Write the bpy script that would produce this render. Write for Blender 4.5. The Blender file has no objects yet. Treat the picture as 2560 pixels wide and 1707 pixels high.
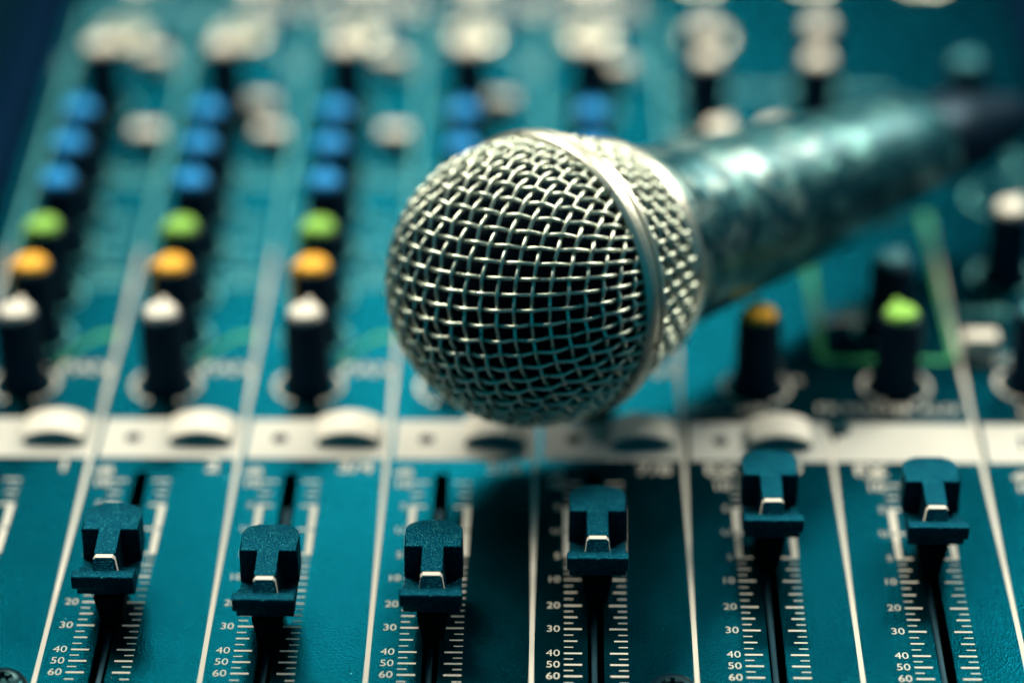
import bpy, bmesh, math, random
from mathutils import Vector, Matrix
random.seed(7)
S = bpy.context.scene
COL = S.collection
MM = 0.001
PITCH = 27.0                       # channel width in millimetres

# ------------------------------------------------------------------ camera
cam_d = bpy.data.cameras.new("camera")
cam = bpy.data.objects.new("camera", cam_d)
COL.objects.link(cam)
cR = Vector((0.99985489, 0.01672865, -0.0032171))
cU = Vector((-0.00613184, 0.52961489, 0.84821605))
cF = Vector((-0.01589333, 0.84807324, -0.52964061))
cP = Vector((3.8935, -467.6715, 292.0713)) * MM
m = Matrix((cR, cU, -cF)).transposed().to_4x4()
m.translation = cP
cam.matrix_world = m
cam_d.lens = 100
cam_d.sensor_width = 36
cam_d.clip_start = 0.01
cam_d.clip_end = 20
cam_d.dof.use_dof = True
cam_d.dof.focus_distance = 0.470
cam_d.dof.aperture_fstop = 4.2
S.camera = cam

# ------------------------------------------------------------------ world, lamps, exposure
w = bpy.data.worlds.new("World")
S.world = w
w.use_nodes = True
bgn = w.node_tree.nodes["Background"]
bgn.inputs[0].default_value = (0.0004, 0.092, 0.128, 1)
bgn.inputs[1].default_value = 1.0

def area(name, loc, target, sx, sy, watts, col):
    d = bpy.data.lights.new(name, 'AREA')
    d.shape = 'RECTANGLE'
    d.size, d.size_y = sx, sy
    d.energy = watts
    d.color = col
    o = bpy.data.objects.new(name, d)
    COL.objects.link(o)
    o.location = loc
    o.rotation_euler = (Vector(target) - Vector(loc)).to_track_quat('-Z', 'Y').to_euler()
    return o

area("back_softbox", (-0.06, 1.00, 0.665), (0, 0, 0.0), 0.40, 0.12, 3.4, (1.0, 0.92, 0.74))
area("key_softbox", (-0.31, 0.24, 0.67), (0, 0.0, 0.0), 0.32, 0.32, 8.2, (1.0, 0.90, 0.70))
area("side_softbox", (0.27, 0.22, 0.32), (0.03, 0.0, 0.04), 0.17, 0.17, 2.5, (1.0, 0.92, 0.74))

S.view_settings.view_transform = 'Standard'
S.view_settings.look = 'None'
S.view_settings.exposure = 0.0
S.view_settings.gamma = 1.0
S.view_settings.use_curve_mapping = False
S.render.engine = 'CYCLES'
S.cycles.use_denoising = True
S.cycles.max_bounces = 8

# ------------------------------------------------------------------ materials
def mat(name, col, rough=0.5, metal=0.0, spec=0.5, tint=None, bump=None, vary=None, coat=0.0, wear=None, fleck=None):
    M = bpy.data.materials.new(name)
    M.use_nodes = True
    nt = M.node_tree
    b = nt.nodes["Principled BSDF"]
    b.inputs["Base Color"].default_value = (*col, 1)
    b.inputs["Roughness"].default_value = rough
    b.inputs["Metallic"].default_value = metal
    b.inputs["Specular IOR Level"].default_value = spec
    if tint:
        b.inputs["Specular Tint"].default_value = (*tint, 1)
    if coat:
        b.inputs["Coat Weight"].default_value = coat
        b.inputs["Coat Roughness"].default_value = 0.3
    tc = nt.nodes.new("ShaderNodeTexCoord")
    def noise(scale, detail=3):
        n = nt.nodes.new("ShaderNodeTexNoise")
        n.inputs["Scale"].default_value = scale
        n.inputs["Detail"].default_value = detail
        nt.links.new(tc.outputs["Object"], n.inputs["Vector"])
        return n
    def ramp(src, a, bb):
        r = nt.nodes.new("ShaderNodeMapRange")
        r.inputs["From Min"].default_value, r.inputs["From Max"].default_value = a, bb
        nt.links.new(src, r.inputs["Value"])
        return r.outputs[0]
    cur = None
    if wear:                                    # (scale, lo, hi, colour): chipped or stained patches
        n = noise(wear[0], 4)
        mx = nt.nodes.new("ShaderNodeMix"); mx.data_type = 'RGBA'
        mx.inputs["A"].default_value = (*col, 1)
        mx.inputs["B"].default_value = (*wear[3], 1)
        nt.links.new(ramp(n.outputs["Fac"], wear[1], wear[2]), mx.inputs["Factor"])
        cur = mx.outputs["Result"]
        nt.links.new(cur, b.inputs["Base Color"])
    if fleck:                                   # (scale, lo, hi, colour): dust specks
        n = noise(fleck[0], 1)
        mx = nt.nodes.new("ShaderNodeMix"); mx.data_type = 'RGBA'
        if cur: nt.links.new(cur, mx.inputs["A"])
        else: mx.inputs["A"].default_value = (*col, 1)
        mx.inputs["B"].default_value = (*fleck[3], 1)
        nt.links.new(ramp(n.outputs["Fac"], fleck[1], fleck[2]), mx.inputs["Factor"])
        nt.links.new(mx.outputs["Result"], b.inputs["Base Color"])
    if vary:                                    # (scale, rough_lo, rough_hi)
        n = noise(vary[0], 4)
        r = nt.nodes.new("ShaderNodeMapRange")
        r.inputs["From Min"].default_value, r.inputs["From Max"].default_value = 0.3, 0.7
        r.inputs["To Min"].default_value, r.inputs["To Max"].default_value = vary[1], vary[2]
        nt.links.new(n.outputs["Fac"], r.inputs["Value"])
        nt.links.new(r.outputs[0], b.inputs["Roughness"])
    if bump:                                    # (scale, distance in metres)
        n = noise(bump[0], 3)
        bp = nt.nodes.new("ShaderNodeBump")
        bp.inputs["Strength"].default_value = 1.0
        bp.inputs["Distance"].default_value = bump[1]
        nt.links.new(n.outputs["Fac"], bp.inputs["Height"])
        nt.links.new(bp.outputs[0], b.inputs["Normal"])
    return M

TEAL = (0.02, 0.75, 0.85)
M_panel = mat("panel_paint", (0.0, 0.053, 0.084), 0.22, metal=0.98, spec=0.5, tint=(0.0, 0.75, 0.85), bump=(2600, 0.00006), vary=(60, 0.22, 0.29),
              fleck=(900, 0.80, 0.83, (0.25, 0.6, 0.6)))
M_print = mat("print_white", (0.64, 0.62, 0.56), 0.55, spec=0.3)
M_printt = mat("print_teal", (0.10, 0.40, 0.40), 0.55, spec=0.3)
M_printg = mat("print_green", (0.03, 0.34, 0.13), 0.55, spec=0.3)
M_band = mat("label_white", (0.54, 0.55, 0.52), 0.5, spec=0.3)
M_black = mat("knob_plastic", (0.0012, 0.005, 0.013), 0.42, spec=0.35, tint=(0.05, 0.5, 0.9))
M_fader = mat("fader_plastic", (0.0002, 0.036, 0.070), 0.38, metal=0.9, spec=0.7, tint=(0.03, 0.75, 0.85), bump=(3000, 0.00022), wear=(2600, 0.52, 0.66, (0.01, 0.10, 0.13)))
M_slot = mat("slot_black", (0.003, 0.003, 0.004), 0.7, spec=0.1)
M_rail = mat("rail_metal", (0.006, 0.07, 0.11), 0.5, metal=0.5)
M_orange = mat("cap_orange", (1.0, 0.50, 0.06), 0.55, spec=0.12)
M_green = mat("cap_green", (0.26, 0.56, 0.10), 0.55, spec=0.12)
M_blue = mat("cap_blue", (0.0, 0.25, 0.66), 0.5, spec=0.2)
M_teal = mat("cap_teal", (0.01, 0.17, 0.22), 0.45)
M_white = mat("cap_white", (0.74, 0.71, 0.64), 0.45)
M_keyshade = mat("button_front_shade", (0.004, 0.10, 0.15), 0.4, tint=TEAL)  # shade on the white button's front, put into the colour
M_led = mat("lamp_lens", (0.002, 0.010, 0.03), 0.4, spec=0.1)
M_screw = mat("screw_black", (0.002, 0.010, 0.020), 0.28, spec=0.7, tint=(0.1, 0.8, 0.9))
M_wire = mat("grille_metal", (0.70, 0.77, 0.66), 0.37, metal=1.0, wear=(900, 0.60, 0.68, (0.03, 0.06, 0.07)), bump=(3000, 0.00002))
M_band_metal = mat("band_metal", (0.72, 0.72, 0.62), 0.36, metal=0.95, wear=(420, 0.62, 0.72, (0.12, 0.12, 0.09)), bump=(900, 0.00004))
M_foam = mat("foam_liner", (0.002, 0.008, 0.016), 0.95, spec=0.05, bump=(1800, 0.0004), fleck=(2200, 0.70, 0.76, (0.01, 0.08, 0.12)))
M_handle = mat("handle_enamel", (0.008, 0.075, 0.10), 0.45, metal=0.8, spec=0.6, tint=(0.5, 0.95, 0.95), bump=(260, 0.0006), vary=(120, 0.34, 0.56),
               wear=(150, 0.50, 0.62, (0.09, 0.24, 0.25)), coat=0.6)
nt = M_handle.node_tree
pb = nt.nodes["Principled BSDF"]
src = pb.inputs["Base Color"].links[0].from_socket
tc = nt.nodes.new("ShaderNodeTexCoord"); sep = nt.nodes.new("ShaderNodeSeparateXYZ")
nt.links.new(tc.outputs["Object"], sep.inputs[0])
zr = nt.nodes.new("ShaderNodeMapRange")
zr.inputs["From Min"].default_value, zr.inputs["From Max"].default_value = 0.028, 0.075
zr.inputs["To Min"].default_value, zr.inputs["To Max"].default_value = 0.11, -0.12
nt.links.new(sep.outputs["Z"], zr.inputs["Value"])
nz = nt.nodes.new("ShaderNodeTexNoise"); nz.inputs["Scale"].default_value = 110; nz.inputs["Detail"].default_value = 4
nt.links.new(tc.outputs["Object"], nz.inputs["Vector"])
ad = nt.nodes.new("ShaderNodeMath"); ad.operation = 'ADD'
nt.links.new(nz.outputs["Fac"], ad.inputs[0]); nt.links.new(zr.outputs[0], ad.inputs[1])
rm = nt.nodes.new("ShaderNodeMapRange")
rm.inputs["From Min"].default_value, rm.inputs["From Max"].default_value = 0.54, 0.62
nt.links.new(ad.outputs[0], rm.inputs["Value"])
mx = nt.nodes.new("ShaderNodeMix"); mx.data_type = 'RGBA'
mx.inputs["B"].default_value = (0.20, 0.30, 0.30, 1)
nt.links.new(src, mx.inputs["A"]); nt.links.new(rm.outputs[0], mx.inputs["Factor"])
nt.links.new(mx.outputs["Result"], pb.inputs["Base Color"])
M_side = mat("chassis_paint", (0.0008, 0.012, 0.030), 0.55, metal=0.9, spec=0.3, tint=(0.05, 0.4, 0.6))
M_table = mat("table_surface", (0.001, 0.010, 0.022), 0.7, metal=0.7, spec=0.1, tint=TEAL, bump=(90, 0.0006))

# ------------------------------------------------------------------ mesh builder (millimetres in, metres out)
class MB:
    def __init__(s):
        s.v, s.f, s.mi = [], [], []
    def add(s, vs, fs, mi=0):
        k = len(s.v)
        s.v += [tuple(p) for p in vs]
        s.f += [tuple(i + k for i in f) for f in fs]
        s.mi += [mi] * len(fs)
    def quad(s, x0, y0, x1, y1, z, mi=0):
        s.add([(x0, y0, z), (x1, y0, z), (x1, y1, z), (x0, y1, z)], [(0, 1, 2, 3)], mi)
    def box(s, x0, x1, y0, y1, z0, z1, bev=0.0, seg=2, mi=0, top=None):
        b = bmesh.new()
        tx, ty = top if top else (0, 0)
        P = [(x0, y0, z0), (x1, y0, z0), (x1, y1, z0), (x0, y1, z0),
             (x0 + tx, y0 + ty, z1), (x1 - tx, y0 + ty, z1), (x1 - tx, y1 - ty, z1), (x0 + tx, y1 - ty, z1)]
        vs = [b.verts.new(p) for p in P]
        for f in ((3, 2, 1, 0), (4, 5, 6, 7), (0, 1, 5, 4), (1, 2, 6, 5), (2, 3, 7, 6), (3, 0, 4, 7)):
            b.faces.new([vs[i] for i in f])
        if bev:
            bmesh.ops.bevel(b, geom=b.edges[:], offset=bev, segments=seg, profile=0.5, affect='EDGES')
        s.bm(b, mi)
    def bm(s, b, mi=0):
        b.verts.index_update()
        s.add([v.co[:] for v in b.verts], [[v.index for v in f.verts] for f in b.faces], mi)
        b.free()
    def lathe(s, prof, n=32, c=(0, 0, 0), mi=0, flute=None):
        # prof: list of (r, z); r=0 closes
        vs, fs, rings = [], [], []
        for r, z in prof:
            if r == 0:
                rings.append([len(vs)]); vs.append((c[0], c[1], c[2] + z))
            else:
                ring = []
                for i in range(n):
                    a = 2 * math.pi * i / n
                    rr = r
                    if flute and flute[0] <= z <= flute[1]:
                        rr = r - (flute[2] if i % 2 else 0)
                    ring.append(len(vs)); vs.append((c[0] + rr * math.cos(a), c[1] + rr * math.sin(a), c[2] + z))
                rings.append(ring)
        for A, B in zip(rings, rings[1:]):
            for i in range(n):
                j = (i + 1) % n
                if len(A) == 1 and len(B) == 1: continue
                if len(A) == 1: fs.append((A[0], B[j], B[i]))
                elif len(B) == 1: fs.append((A[i], A[j], B[0]))
                else: fs.append((A[i], A[j], B[j], B[i]))
        s.add(vs, fs, mi)
    def arc(s, cx, cy, r0, r1, a0, a1, z, n=20, mi=0):
        vs, fs = [], []
        for i in range(n + 1):
            a = a0 + (a1 - a0) * i / n
            vs += [(cx + r0 * math.cos(a), cy + r0 * math.sin(a), z), (cx + r1 * math.cos(a), cy + r1 * math.sin(a), z)]
        for i in range(n):
            fs.append((2 * i, 2 * i + 1, 2 * i + 3, 2 * i + 2))
        s.add(vs, fs, mi)
    def tube(s, pts, r, n=7, mi=0):
        k = len(pts)
        if k < 2: return
        vs, fs = [], []
        up = None
        for i, p in enumerate(pts):
            t = (pts[min(i + 1, k - 1)] - pts[max(i - 1, 0)]).normalized()
            if up is None:
                up = t.orthogonal().normalized()
            up = (up - t * up.dot(t)).normalized()
            sd = t.cross(up)
            for j in range(n):
                a = 2 * math.pi * j / n
                vs.append(tuple(p + (up * math.cos(a) + sd * math.sin(a)) * r))
        for i in range(k - 1):
            for j in range(n):
                q = (j + 1) % n
                fs.append((i * n + j, i * n + q, (i + 1) * n + q, (i + 1) * n + j))
        fs.append(tuple(range(n - 1, -1, -1)))
        fs.append(tuple((k - 1) * n + j for j in range(n)))
        s.add(vs, fs, mi)
    def text(s, body, x, y, h, z, align='CENTER', wide=1.0, mi=0, bold=0.0):
        vs, fs = glyphs(body, align, bold)
        s.add([(x + vx * h * wide, y + vy * h, z) for vx, vy in vs], fs, mi)
    def build(s, name, mats, parent=None, loc=(0, 0, 0), smooth=True, angle=35):
        me = bpy.data.meshes.new(name)
        me.from_pydata([(a * MM, b * MM, c * MM) for a, b, c in s.v], [], s.f)
        if not isinstance(mats, (list, tuple)): mats = [mats]
        for q in mats: me.materials.append(q)
        me.polygons.foreach_set("material_index", s.mi)
        if smooth:
            me.polygons.foreach_set("use_smooth", [True] * len(me.polygons))
            me.set_sharp_from_angle(angle=math.radians(angle))
        me.update()
        o = bpy.data.objects.new(name, me)
        COL.objects.link(o)
        if parent: o.parent = parent
        o.location = [q * MM for q in loc]
        return o

_gl = {}
def glyphs(body, align, bold=0.0):
    if (body, align, bold) in _gl: return _gl[(body, align, bold)]
    c = bpy.data.curves.new("lettering", 'FONT')
    c.body = body; c.size = 1.39; c.align_x = align; c.align_y = 'CENTER'     # cap height about 1
    c.resolution_u = 4; c.offset = bold
    o = bpy.data.objects.new("lettering", c)
    COL.objects.link(o)
    dg = bpy.context.evaluated_depsgraph_get()
    me = o.evaluated_get(dg).to_mesh()
    r = ([(v.co.x, v.co.y) for v in me.vertices], [tuple(p.vertices) for p in me.polygons])
    bpy.data.objects.remove(o); bpy.data.curves.remove(c)
    _gl[(body, align, bold)] = r
    return r

def thing(name, label, cat, loc):
    o = bpy.data.objects.new(name, None)
    o.empty_display_size = 0.02
    COL.objects.link(o)
    o.location = loc
    o['label'] = label; o['category'] = cat
    return o

# ------------------------------------------------------------------ the surface underneath
BASE = -62.0                                    # underside of the console, mm
mb = MB(); mb.box(-900, 900, -700, 1100, BASE - 30, BASE, 1.0)
tb = mb.build("table_surface", M_table)
tb['kind'] = 'structure'

# ------------------------------------------------------------------ mixing console
con = thing("mixing_console", "dark teal audio mixing console with coloured knobs and faders under a microphone", "mixing console", (0, 0, BASE * MM))
Z0 = -BASE                                      # panel height above the console's base
def cb(mb_, name, mats, x=0, y=0, z=0, parent=None, **k):
    return mb_.build(name, mats, parent or con, (x, y, z + Z0) if parent is None else (x, y, z), **k)

XL, XR, YB, YT = -111.7, 110.0, -150.0, 185.0
line_x = [(k - 4) * PITCH for k in range(0, 9)]
slot_x = {0: -97.8, 1: -70.9, 2: -43.9, 3: -16.7, 4: 10.6, 5: 40.4, 6: 68.0, 7: 94.6}
SLOT_T, SLOT_B, SLOT_H = -45.0, -118.0, 1.35

# faceplate with the fader slots cut through it
xs = sorted([XL, XR] + [v + d for v in slot_x.values() for d in (-SLOT_H, SLOT_H)])
mb = MB()
holes = [(v - SLOT_H, v + SLOT_H) for v in slot_x.values()]
for a, b in zip(xs, xs[1:]):
    hole = any(abs(a - h[0]) < 1e-6 and abs(b - h[1]) < 1e-6 for h in holes)
    if hole:
        mb.quad(a, YB, b, SLOT_B, 0); mb.quad(a, SLOT_T, b, YT, 0)
        for p, q in (((a, SLOT_B), (a, SLOT_T)), ((b, SLOT_T), (b, SLOT_B)), ((a, SLOT_T), (b, SLOT_T)), ((b, SLOT_B), (a, SLOT_B))):
            mb.add([(p[0], p[1], 0), (q[0], q[1], 0), (q[0], q[1], -1.6), (p[0], p[1], -1.6)], [(0, 1, 2, 3)])
    else:
        for ya, yb in ((YB, SLOT_B), (SLOT_B, SLOT_T), (SLOT_T, YT)):
            mb.quad(a, ya, b, yb, 0)
cb(mb, "faceplate", M_panel, smooth=False)
mb = MB(); mb.box(XL - 0.4, XR + 0.4, YB - 0.4, YT + 0.4, BASE, -16, 1.0)
mb.box(XL - 0.4, XL + 1.2, YB - 0.4, YT + 0.4, -15.9, -0.1); mb.box(XR - 1.2, XR + 0.4, YB - 0.4, YT + 0.4, -15.9, -0.1)
mb.box(XL + 1.2, XR - 1.2, YB - 0.4, YB + 1.2, -15.9, -0.1); mb.box(XL + 1.2, XR - 1.2, YT - 1.2, YT + 0.4, -15.9, -0.1)
cb(mb, "chassis", M_side)
for x0, x1 in ((XL - 13, XL - 0.6), (XR + 0.6, XR + 13)):
    mb = MB(); mb.box(x0, x1, YB - 6, YT + 8, BASE, 3.0, 2.5, 4)
    cb(mb, "side_cheek", M_side)
mb = MB(); mb.box(XL, XR, YT + 0.6, YT + 42, BASE, 12.0, 2.0, 3)
cb(mb, "rear_housing", M_side)

# fader tracks below the slots
for k, x in slot_x.items():
    mb = MB()
    mb.box(-4.2, 4.2, SLOT_B - 2, SLOT_T + 2, -13, -12)
    mb.box(-4.2, -3.6, SLOT_B - 2, SLOT_T + 2, -11.99, -1.7); mb.box(3.6, 4.2, SLOT_B - 2, SLOT_T + 2, -11.99, -1.7)
    t = cb(mb, "fader_track", M_slot, x)
    mb = MB(); mb.box(-0.75, 0.3, SLOT_B, SLOT_T - 8, -3.6, -2.4, 0.15)
    cb(mb, "rail", M_rail, parent=t)

# printed marks ---------------------------------------------------------------
ZP = 0.05
for k, x in enumerate(line_x):
    mb = MB()
    end = {6: -28.5, 7: 48, 8: 20}.get(k, 148)
    mb.quad(x - 0.42, YB + 2, x + 0.42, min(end, 34), ZP)
    if end > 34: mb.quad(x - 0.42, 34, x + 0.42, end, ZP, 1)
    cb(mb, "divider_line", [M_print, M_printt], smooth=False)

MAJ = [(-48.0, None), (-55.5, '5'), (-62.7, 'U'), (-70.0, '5'), (-76.7, '10'), (-84.0, '20'), (-90.4, '30'), (-96.9, '40'), (-99.9, '50'), (-102.9, '60'), (-106.4, None)]
for k, x in slot_x.items():
    mb = MB()
    for s_ in (-1, 1):
        def tick(y, L, th):
            o = 5.3 * s_
            mb.quad(min(o, o - L * s_), y - th / 2, max(o, o - L * s_), y + th / 2, ZP)
        for i, (y, t) in enumerate(MAJ):
            if y != -62.7 and y != -55.5 and y != -70.0:
                tick(y, 3.0, 0.42)
            else:
                tick(y + 0.001, 2.6, 0.42) if False else mb.quad(min(4.25 * s_, 2.5 * s_), y - 0.25, max(4.25 * s_, 2.5 * s_), y + 0.25, ZP)
            if i + 1 < len(MAJ):
                y2 = MAJ[i + 1][0]
                if y - y2 < 4: tick((y + y2) / 2, 1.55, 0.24)
                elif -56 > y > -69.9 or y == -55.5: pass
                else:
                    for q, (L, th) in zip((.25, .5, .75), ((1.55, 0.24), (2.25, 0.36), (1.55, 0.24))):
                        tick(y + (y2 - y) * q, L, th)
        # the thick bar between 5 and 5
        for ya, yb in ((-62.95, -70.25), (-55.25, -62.45)):
            mb.quad(min(4.26 * s_, 5.4 * s_), min(ya, yb) + 0.001, max(4.26 * s_, 5.4 * s_), max(ya, yb), ZP)
    for y, t in MAJ:
        if t:
            mb.text(t, -5.9, y, 1.75, ZP, 'RIGHT', 0.98)
    mb.text('dB', -7.0, -45.0, 2.3, ZP, bold=0.03); mb.text('10', -7.0, -48.6, 2.3, ZP, bold=0.03)
    mb.text('60', -5.9, -110, 1.75, ZP, 'RIGHT', 0.98) if False else None
    cb(mb, "fader_scale", M_print, x, smooth=False)

for k, t, off in ((0, '1', 22.6), (1, '2', 22.6), (2, '3/4', 21.5), (3, '5/6', 21.5), (4, '7/8', 21.5), (5, '9', 20.0), (6, 'FX', 6.6), (5, 'FX', 6.6)):
    mb = MB(); mb.text(t, 0, 0, 3.5, ZP, 'CENTER', 1.05, bold=0.03)
    cb(mb, "channel_number", M_print, line_x[k] + off, -43.4, smooth=False)

# the white label band with its lamps and mute buttons -------------------------
BT, BB = -28.0, -40.6
for k in range(0, 8):
    x = line_x[k]
    mb = MB()
    mb.quad(x + 1.3, BB, x + PITCH - 0.5, BT, ZP)
    if k == 6:
        mb.quad(x + 0.45, BB, x + 1.3, BT - 6, ZP)
    b = cb(mb, "label_band", M_band, smooth=False)
    if k == 7:
        mb = MB(); mb.text('MAIN', x + 7.2, (BT + BB) / 2, 4.6, ZP + 0.05, 'LEFT')
        cb(mb, "lettering", M_panel, smooth=False, parent=b)
    if k == 6:
        mb = MB(); mb.lathe([(0, .9), (1.7, .85), (2.1, .4), (2.1, 0)], 24)
        cb(mb, "screw", M_screw, x + 2.0, -30.2, 0.05)
    if k <= 5:
        mb = MB(); mb.lathe([(0.0, .4), (0.9, .3), (1.45, .05)], 20)
        cb(mb, "indicator_lamp", M_led, x + 7.0, -34.2, ZP)
        # mute button: white and arched, its unlit front painted as a dark body
        cx = x + (19.6 if k != 5 else 17.8)
        y0, y1, hw = -36.6, -29.6, 5.5
        n = 14
        def zt(u): return 1.7 + 1.6 * (1 - u * u)
        mb = MB(); vs, fs = [], []
        for i in range(n + 1):
            u = -1 + 2 * i / n
            for (yy, zz) in ((y0, 0.0), (y0, zt(u) - 0.45), (y1, zt(u) - 0.45), (y1, 0.0)):
                vs.append((u * hw, yy, zz))
        for i in range(n):
            a = 4 * i
            for q in range(3):
                fs.append((a + q, a + 4 + q, a + 5 + q, a + 1 + q))
        fs.append((3, 2, 1, 0)[::-1]); fs.append(tuple(4 * n + q for q in (3, 2, 1, 0)))
        mb.add(vs, fs)
        bt = cb(mb, "mute_button", M_keyshade, cx)
        mb = MB(); vs, fs = [], []
        for i in range(n + 1):
            u = (-1 + 2 * i / n)
            for (yy, zz) in ((y0 - 0.25, zt(u) - 0.55), (y0 - 0.1, zt(u)), (y1 + 0.1, zt(u)), (y1 + 0.25, zt(u) - 0.5)):
                vs.append((u * (hw + 0.15), yy, zz))
        for i in range(n):
            a = 4 * i
            for q in range(3):
                fs.append((a + q, a + 4 + q, a + 5 + q, a + 1 + q))
        mb.add(vs, fs)
        cp = mb.build("cap", M_white, bt)
        mb = MB(); mb.text('MUTE', 0, -31.5, 2.4, zt(0) + 0.05)
        # follow the arch
        mb.v = [(a, b, zt(a / hw) + 0.05) for a, b, c in mb.v]

# knobs -------------------------------------------------------------------------
KH = 15.8
def knob_body():
    mb = MB()
    mb.lathe([(4.9, 0.4), (4.9, 1.6), (4.35, 2.6), (4.05, KH - 0.7), (3.75, KH - 0.1), (3.2, KH), (0, KH)], 36, flute=(2.0, KH - 0.6, 0.22))
    return mb
def knob_cap(tall=1.2):
    mb = MB()
    mb.lathe([(3.15, KH - 0.02), (3.1, KH + 0.6), (2.7, KH + tall - 0.1), (2.1, KH + tall), (0, KH + tall + 0.12)], 28)
    mb.box(1.0, 4.0, -0.55, 0.55, KH - 0.01, KH + tall + 0.05, 0.15)
    mb.box(3.5, 4.55, -0.5, 0.5, 3.0, KH + 0.3, 0.12)       # pointer running down the side
    return mb
kb0 = None; cap_mesh = {}
def knob(x, y, cm, ang, label=None):
    global kb0
    if kb0 is None:
        kb0 = cb(knob_body(), "knob", M_black, x, y)
        o = kb0
    else:
        o = kb0.copy(); COL.objects.link(o); o.location = (x * MM, y * MM, Z0 * MM)
    o.rotation_euler = (0, 0, math.radians(ang))
    if cm.name not in cap_mesh:
        c = knob_cap().build("cap", cm, o); cap_mesh[cm.name] = c.data
    else:
        c = bpy.data.objects.new("cap", cap_mesh[cm.name]); COL.objects.link(c); c.parent = o
    if label: o['label'] = label
    return o

AX0 = Vector((-0.893, -37.19, 35.585)); AXD = Vector((0.70972, 0.69311, -0.12510)).normalized()
def under_mic(x, y):
    # knobs whose place the microphone takes cannot be seen
    d = Vector((x, y)) - Vector((AX0.x, AX0.y))
    a = Vector((AXD.x, AXD.y)); L = a.length
    t = d.dot(a / L); perp = abs(d.x * a.y - d.y * a.x) / L
    if t < -26 or t > 150: return False
    r = 25.5 if t < 8 else (22 if t < 22 else 19 - (t - 22) * 0.062)
    bottom = AX0.z + AXD.z * t - r
    return perp < r + 3 and bottom < KH + 1.5

rows = [(-16.2, M_white, 88, "knob with a white cap, in the row nearest the label band"),
        (1.2, M_orange, 205, "knob with an orange cap and pointer"),
        (16.1, M_green, 215, "knob with a green cap and pointer"),
        (34.9, M_blue, 92, "knob with a blue cap"), (50.4, M_blue, 85, "knob with a blue cap"), (65.7, M_blue, 95, "knob with a blue cap"),
        (96.4, M_white, 70, "knob with a white cap, in the farthest row")]
arcs = {}
for k in range(0, 5):
    kx = line_x[k] + 0.405 * PITCH
    for y, cm, ang, lb in rows:
        arcs.setdefault(k, []).append((kx, y))
        if under_mic(kx, y): continue
        knob(kx, y, cm, ang + random.uniform(-8, 8), lb)
for x, y, cm, ang, lb in ((41.5, -15.6, M_orange, 100, "knob with an orange cap, below the microphone handle"),
                          (67.9, -15.2, M_green, 100, "knob with a green cap, in the green outline"),
                          (68.1, 5.0, M_teal, 60, "knob with a dull teal cap, behind the green capped one"),
                          (93.4, -14.0, M_teal, 60, "knob with a dull teal cap"), (93.6, 25.2, M_white, 60, "knob with a white cap"),
                          (36.3, 90.6, M_white, 60, None), (36.2, 106.4, M_white, 60, None), (60.2, 90.7, M_white, 60, None), (61.6, 107.4, M_white, 60, None),
                          (96.5, 74.0, M_teal, 60, None), (96.5, 58.0, M_teal, 60, None),
                          (37.5, 58.5, M_white, 60, None), (48.5, 58.5, M_white, 60, None), (92.5, 90.0, M_teal, 60, None)):
    arcs.setdefault(round((x - 13) / PITCH) + 4, []).append((x, y))
    if lb is None and under_mic(x, y): continue
    knob(x, y, cm, ang, lb)
o = kb0.copy(); COL.objects.link(o)             # the low knob that carries the head of the microphone
o.location = (10.8 * MM, -15.4 * MM, Z0 * MM); o.scale = (1, 1, 0.72)
o['label'] = "low black knob under the microphone head"
for L in arcs.values():
    for x, y in L:
        mb = MB()
        mb.arc(0, 0, 5.9, 6.7, math.radians(-48), math.radians(40), ZP)
        mb.arc(0, 0, 5.9, 6.7, math.radians(140), math.radians(228), ZP)
        for a in (60, 90, 120):
            ca, sa = math.cos(math.radians(a)), math.sin(math.radians(a))
            mb.quad(6.5 * ca - 0.4, 6.5 * sa - 0.4, 6.5 * ca + 0.4, 6.5 * sa + 0.4, ZP)
        for a in (-60, 240):
            ca, sa = math.cos(math.radians(a)), math.sin(math.radians(a))
            mb.arc(6.4 * ca, 6.4 * sa, 0.25, 0.75, 0, 6.28, ZP, 12)
        cb(mb, "knob_marking", M_printt if y > -5 else M_print, x, y, smooth=False)

# words beside the knobs, the green routing lines, the push buttons -------------------
def word(t, x, y, h):
    mb = MB(); mb.text(t, 0, 0, h, ZP, bold=0.02)
    cb(mb, 'lettering', M_printt if 10 < y < 140 else M_print, x, y, smooth=False)
for k in range(0, 5):
    x = line_x[k]
    word('PAN', x + 21.9, -10.6, 3.8)
    for y, t in ((28.3, 'MID'), (24.6, '2.5kHz'), (20.8, 'LOW'), (43.0, 'HI'), (47.0, '12k'), (66.0, 'LOW CUT'), (62.5, '100Hz'), (36.0, '80Hz')):
        word(t, x + PITCH - 6.0, y, 2.5)
    mb = MB()
    P = [(16.2, -8.0), (18.2, -5.0), (20.6, -1.2), (23.0, 1.4), (26.0, 1.6)]
    for (a, b), (c, d) in zip(P, P[1:]):
        mb.add([(x + a, b - 0.9, ZP * .8), (x + c, d - 0.9, ZP * .8), (x + c, d + 0.9, ZP * .8), (x + a, b + 0.9, ZP * .8)], [(0, 1, 2, 3)])
    cb(mb, "routing_line", M_printg, smooth=False)
btn0 = None
def push_button(x, y, sx=1.0):
    global btn0
    if btn0 is None:
        mb = MB(); mb.box(-3.4, 3.4, -2.0, 2.0, 0, 4.6, 0.6, 3)
        btn0 = cb(mb, "push_button", M_white, x, y); return
    o = btn0.copy(); COL.objects.link(o); o.location = (x * MM, y * MM, Z0 * MM)
for k in range(0, 3):
    push_button(line_x[k] + 22.4, 79.5)
push_button(-62, 93.5); push_button(-9.0, 95.0); push_button(85.0, -3.5)

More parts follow.
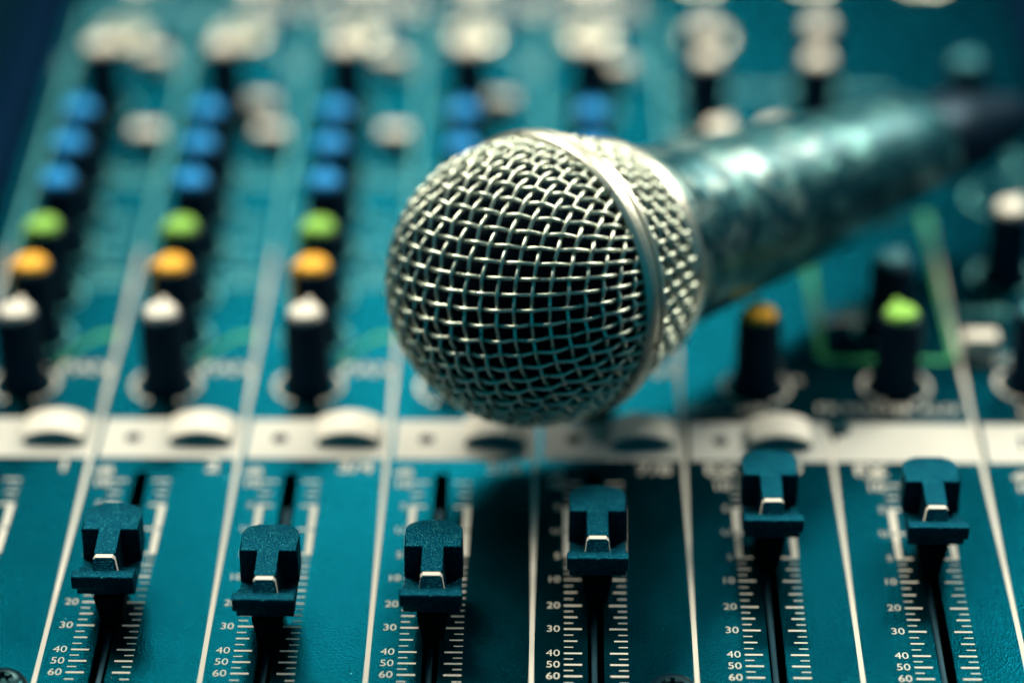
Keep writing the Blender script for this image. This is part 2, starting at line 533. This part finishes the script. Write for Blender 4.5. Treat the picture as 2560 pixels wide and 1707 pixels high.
mb = MB()                                       # green outline round the effects knobs
xa, xb, ya, yb = 54.6, 80.2, -5.8, 60
mb.quad(xa - 0.8, ya + 2, xa + 0.8, yb, ZP * .8); mb.quad(xb - 0.8, ya + 2, xb + 0.8, yb, ZP * .8)
mb.quad(xa + 2, ya - 0.8, xb - 2, ya + 0.8, ZP * .8)
mb.arc(xa + 2, ya + 2, 1.2, 2.8, math.pi, 1.5 * math.pi, ZP * .8); mb.arc(xb - 2, ya + 2, 1.2, 2.8, 1.5 * math.pi, 2 * math.pi, ZP * .8)
cb(mb, "routing_line", M_printg, smooth=False)
for x, y, t, h in ((46.5, -6.5, 'L', 2.4), (49.5, -13.5, 'R', 2.2), (61.5, -23.2, 'FX MASTER', 2.6), (75.5, -23.2, 'AUX', 2.6), (36, -23.5, 'CONTROL', 2.2),
                   (60.0, 12.0, 'TO MON', 2.4), (60.0, 8.5, 'LEVEL', 2.4), (87.0, -6.0, 'MAX', 2.4), (86.0, 12.0, 'PHONES', 2.6), (96, -24, 'MASTER', 2.4)):
    word(t, x, y, h)
mb = MB()
for y in (72, 75, 78, 81, 84):
    mb.quad(28, y, 48, y + 0.5, ZP)
cb(mb, "meter_marking", M_print, smooth=False)
for q in ((27.6, 105.5, 78, 108.5), (88, 27, 100, 31), (83.5, -4.5, 96, -3.2)):
    mb = MB(); mb.quad(*q, ZP * .6)
    cb(mb, "printed_bar", M_teal, smooth=False)
for xa, t in ((-48, 'BAL OR UNBAL'), (2, 'BAL OR UNBAL')):          # captions along the far edge
    for y in (147.5, 154.0):
        word(t, xa, y, 4.6)
mb = MB(); mb.quad(-106, 143, -70, 150, ZP)
cb(mb, "caption_band", M_teal, smooth=False)
for k in range(0, 5):
    mb = MB(); mb.arc(0, 0, 11.2, 13.6, math.radians(-20), math.radians(200), ZP, 28)
    cb(mb, "printed_arc", M_teal, line_x[k] + 0.405 * PITCH, 118, smooth=False)

# plated nuts added to catch light as blurred glints far back
jn = None
for k in range(0, 8):
    for y, dx in ((131.0, 0.405), (164.0, 0.405)):
        if k >= 6 and y < 140: continue
        x = line_x[k] + dx * PITCH
        if jn is None:
            mb = MB()
            mb.lathe([(6.0, 0), (6.0, 2.0), (5.2, 2.6), (3.9, 2.6), (3.5, 3.6), (3.1, 3.6), (3.0, 0.4), (0, 0.4)], 24)
            jn = cb(mb, "glint_nut", M_band_metal, x, y, 0.02)
        else:
            o = jn.copy(); COL.objects.link(o); o.location = (x * MM, y * MM, (Z0 + 0.02) * MM)
push_button(-34.5, 116.0); push_button(-88.5, 117.0); push_button(17.0, 112.0)

# screws at the front edge -----------------------------------------------------------
mb = MB()
mb.lathe([(4.3, 0), (4.2, 0.5), (3.6, 1.35), (2.5, 1.75), (2.0, 1.8), (1.8, 0.9), (0, 0.8)], 36)
for i in range(6):
    a = i * math.pi / 3
    b = bmesh.new()
    bmesh.ops.create_cone(b, cap_ends=True, segments=10, radius1=0.55, radius2=0.5, depth=1.0, matrix=Matrix.Translation((1.75 * math.cos(a), 1.75 * math.sin(a), 1.2)))
    mb.bm(b)
sc = cb(mb, "screw", M_screw, -86.0, -107.0)
s2 = sc.copy(); COL.objects.link(s2); s2.location = (22.9 * MM, -107.2 * MM, Z0 * MM)

# faders -------------------------------------------------------------------------------
def fader_meshes():
    W2 = 4.8
    cap = MB()
    # rear block with rounded rear corners
    b = bmesh.new()
    out = []
    rc = 2.6
    for (cx, cy, a0) in ((W2 - rc, -rc, 0), (-(W2 - rc), -rc, 90)):
        for i in range(7):
            a = math.radians(a0 + 90 * i / 6)
            out.append((cx + rc * math.cos(a), cy + rc * math.sin(a)))
    out += [(-W2, -7.4), (W2, -7.4)]
    bot = [b.verts.new((x * 1.02, y, 7.6)) for x, y in out]; top = [b.verts.new((x, y, 14.0)) for x, y in out]
    n = len(out)
    b.faces.new(top); b.faces.new(bot[::-1])
    for i in range(n): b.faces.new((bot[i], bot[(i + 1) % n], top[(i + 1) % n], top[i]))
    te = [e for e in b.edges if all(abs(v.co.z - 14) < 1e-5 for v in e.verts)]
    bmesh.ops.bevel(b, geom=te, offset=0.35, segments=3, profile=0.5, affect='EDGES')
    cap.bm(b)
    # floor of the finger recess, flanks, front lip, skirt
    cap.box(-5.15, 5.15, -18.6, -16.4, 9.7, 12.3, 0.4, 3)
    cap.box(-4.7, 4.7, -16.45, -12.5, 7.3, 9.9, 0.1)
    b = bmesh.new()
    P = [(-4.3, -13.2, 4.8), (4.3, -13.2, 4.8), (4.3, -1.2, 4.8), (-4.3, -1.2, 4.8), (-W2, -14.0, 7.75), (W2, -14.0, 7.75), (W2, -0.6, 7.75), (-W2, -0.6, 7.75)]
    vs = [b.verts.new(p) for p in P]
    for f in ((3, 2, 1, 0), (4, 5, 6, 7), (0, 1, 5, 4), (1, 2, 6, 5), (2, 3, 7, 6), (3, 0, 4, 7)): b.faces.new([vs[i] for i in f])
    bmesh.ops.bevel(b, geom=b.edges[:], offset=0.15, segments=1, profile=0.5, affect='EDGES')
    cap.bm(b)
    # centre ridge
    R = 1.75
    side = [(-7.2, 7.6), (-7.2, 13.98), (-13.9, 13.75), (-14.15, 13.3), (-15.0, 13.3), (-15.25, 13.55), (-16.9, 12.0), (-16.9, 7.6)]
    vs = [(s_ * (R + (0.55 if z < 11 else 0)), y, z) for s_ in (-1, 1) for y, z in side]
    n = len(side)
    cap.add(vs, [tuple(range(n))[::-1], tuple(n + i for i in range(n))] + [(i, (i + 1) % n, n + (i + 1) % n, n + i) for i in range(n)])
    line = MB()
    # white line wrapping over the ridge and down both flanks
    prof = [(-2.38, 8.0), (-R - 0.06, 13.3), (-R + 0.35, 13.82), (R - 0.35, 13.82), (R + 0.06, 13.3), (2.38, 8.0)]
    vs = [(x, y, z) for y in (-14.2, -15.15) for x, z in prof]
    n = len(prof)
    line.add(vs, [(i, i + 1, n + i + 1, n + i) for i in range(n - 1)][::-1] + [tuple(range(n))[::-1], tuple(n + i for i in range(n))])
    stem = MB()
    stem.box(-1.9, 1.9, -13.6, -5.2, -6.0, 0.2)
    b = bmesh.new()
    P = [(-1.95, -13.6, 0.21), (1.95, -13.6, 0.21), (1.95, -5.2, 0.21), (-1.95, -5.2, 0.21), (-2.6, -14.2, 4.9), (2.6, -14.2, 4.9), (2.6, -4.2, 4.9), (-2.6, -4.2, 4.9)]
    vs = [b.verts.new(p) for p in P]
    for f in ((3, 2, 1, 0), (4, 5, 6, 7), (0, 1, 5, 4), (1, 2, 6, 5), (2, 3, 7, 6), (3, 0, 4, 7)): b.faces.new([vs[i] for i in f])
    stem.bm(b)
    return cap, line, stem
fd = None
for k, y in ((1, -74.9), (2, -80.6), (3, -79.1), (4, -68.7), (5, -57.6), (6, -59.3)):
    x = slot_x[k] + 0.25
    if fd is None:
        cap, line, stem = fader_meshes()
        fd = cb(cap, "fader", M_fader, x, y, angle=28)
        f2 = line.build("pointer_line", M_white, fd)
        f3 = stem.build("stem", M_slot, fd)
    else:
        o = fd.copy(); COL.objects.link(o); o.location = (x * MM, y * MM, Z0 * MM)
        for c in (f2, f3):
            q = c.copy(); COL.objects.link(q); q.parent = o

# ------------------------------------------------------------------ microphone
mic = thing("microphone", "silver mesh ball microphone with dark handle lying across the mixing console", "microphone", AX0 * MM)
zax = AXD
xax = (cR - zax * cR.dot(zax)).normalized()
yax = zax.cross(xax)
mic.rotation_euler = Matrix((xax, yax, zax)).transposed().to_euler()

RB, WR, PW = 25.0, 0.37, 2.85
TMAX = 3.6
N = 20
# woven wire cloth drawn over the ball from the front pole; the meshes narrow a little towards the band
toloc = Matrix((xax, yax, zax))
npole = Vector((0, 0, -1))
nu = toloc @ cR
nu = (nu - npole * nu.dot(npole)).normalized()
nv = nu.cross(npole)
nv = nv if nv.dot(toloc @ cU) > 0 else -nv
NR = math.radians(5)
nu, nv = nu * math.cos(NR) + nv * math.sin(NR), nv * math.cos(NR) - nu * math.sin(NR)
KD = 0.4
node = {}
for i in range(-N, N + 1):
    for j in range(-N, N + 1):
        rho = math.hypot(i, j) * PW / RB
        if KD * rho > 0.95: continue
        al = math.asin(KD * rho) / KD
        th = math.atan2(j, i)
        p = npole * math.cos(al) + (nu * math.cos(th) + nv * math.sin(th)) * math.sin(al)
        if al > 1.5 and p.z * RB > TMAX + 2.8: continue
        node[(i, j)] = p
def wires(mb, keyfn, fam):
    for a in range(-N, N + 1):
        run = []
        def flush():
            if len(run) >= 2:
                pts = []
                for q in range(len(run) - 1):
                    (u0, s0), (u1, s1) = run[q], run[q + 1]
                    for e in range(5):
                        t = e / 5
                        u = u0.lerp(u1, t).normalized()
                        # smooth great-circle chord with neighbours
                        w_ = s0 + (s1 - s0) * (0.5 - 0.5 * math.cos(math.pi * t))
                        pts.append(u * (RB + w_ * WR * 0.98))
                pts.append(run[-1][0] * (RB + run[-1][1] * WR * 0.98))
                pts = [p for p in pts if p.z <= TMAX]
                mb.tube(pts, WR, 7)
        for b_ in range(-N, N + 1):
            key = keyfn(a, b_)
            p = node.get(key)
            if p is None:
                flush(); run = []
                continue
            sgn = (1 if (a + b_) % 2 == 0 else -1) * fam
            run.append((p, sgn))
        flush()
mb = MB()
wires(mb, lambda a, b_: (b_, a), 1)
wires(mb, lambda a, b_: (a, b_), -1)
mb.build("grille", M_wire, mic, angle=80)
mb = MB()
n = 40
mb.lathe([(0, -23.7)] + [(23.7 * math.sin(math.pi * i / n), -23.7 * math.cos(math.pi * i / n)) for i in range(1, n // 2 + 2)] + [(23.0, 8), (18.6, 21.5), (0, 21.5)], 64)
mb.build("foam_liner", M_foam, mic)
# rear part of the grille: wires along and around the cone
def cone_r(t): return 24.9 - (t - 7.5) * (24.9 - 20.4) / 13.0
mb = MB()
NA = 56
hoops = [8.6 + 2.3 * i for i in range(6)]
for j, t in enumerate(hoops):
    pts = []
    for i in range(NA * 4 + 1):
        a = 2 * math.pi * i / (NA * 4)
        ph = math.cos(a * NA / 2) * (1 if j % 2 == 0 else -1)
        r = cone_r(t) + WR * ph
        pts.append(Vector((r * math.cos(a), r * math.sin(a), t)))
    mb.tube(pts, WR, 6)
for i in range(NA):
    a = 2 * math.pi * i / NA
    pts = []
    for q in range(37):
        t = 7.2 + q * 0.37
        ph = -math.cos((t - hoops[0]) / 2.3 * math.pi) * (1 if i % 2 == 0 else -1)
        r = cone_r(t) + WR * ph
        pts.append(Vector((r * math.cos(a), r * math.sin(a), t)))
    mb.tube(pts, WR, 6)
mb.build("rear_grille", M_wire, mic, angle=80)
mb = MB()
mb.lathe([(24.5, 3.0), (25.6, 2.9), (26.0, 3.15), (26.25, 3.6), (26.25, 4.35), (26.05, 4.45), (26.05, 4.55), (26.25, 4.65), (26.2, 5.5), (25.9, 5.75), (25.1, 5.8), (25.1, 6.3), (25.8, 6.35), (25.9, 6.6), (25.85, 7.2), (25.4, 7.4), (24.5, 7.4)], 128)
mb.build("grille_band", M_band_metal, mic, angle=30)
mb = MB()
mb.lathe([(19.5, 19.9), (20.6, 20.0), (20.8, 20.3), (20.8, 22.6), (20.4, 23.4), (19.0, 23.8)], 96)
mb.build("collar", M_band_metal, mic)
mb = MB()
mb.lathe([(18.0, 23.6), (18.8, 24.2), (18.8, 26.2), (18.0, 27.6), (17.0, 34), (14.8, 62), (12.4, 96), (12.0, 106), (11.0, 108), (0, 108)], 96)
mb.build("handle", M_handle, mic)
mb = MB()
mb.lathe([(9.6, 107.9), (9.8, 108.4), (9.8, 122), (9.3, 123), (8.0, 124), (6.6, 134), (5.0, 140), (0, 140)], 64)
mb.build("connector", M_black, mic)
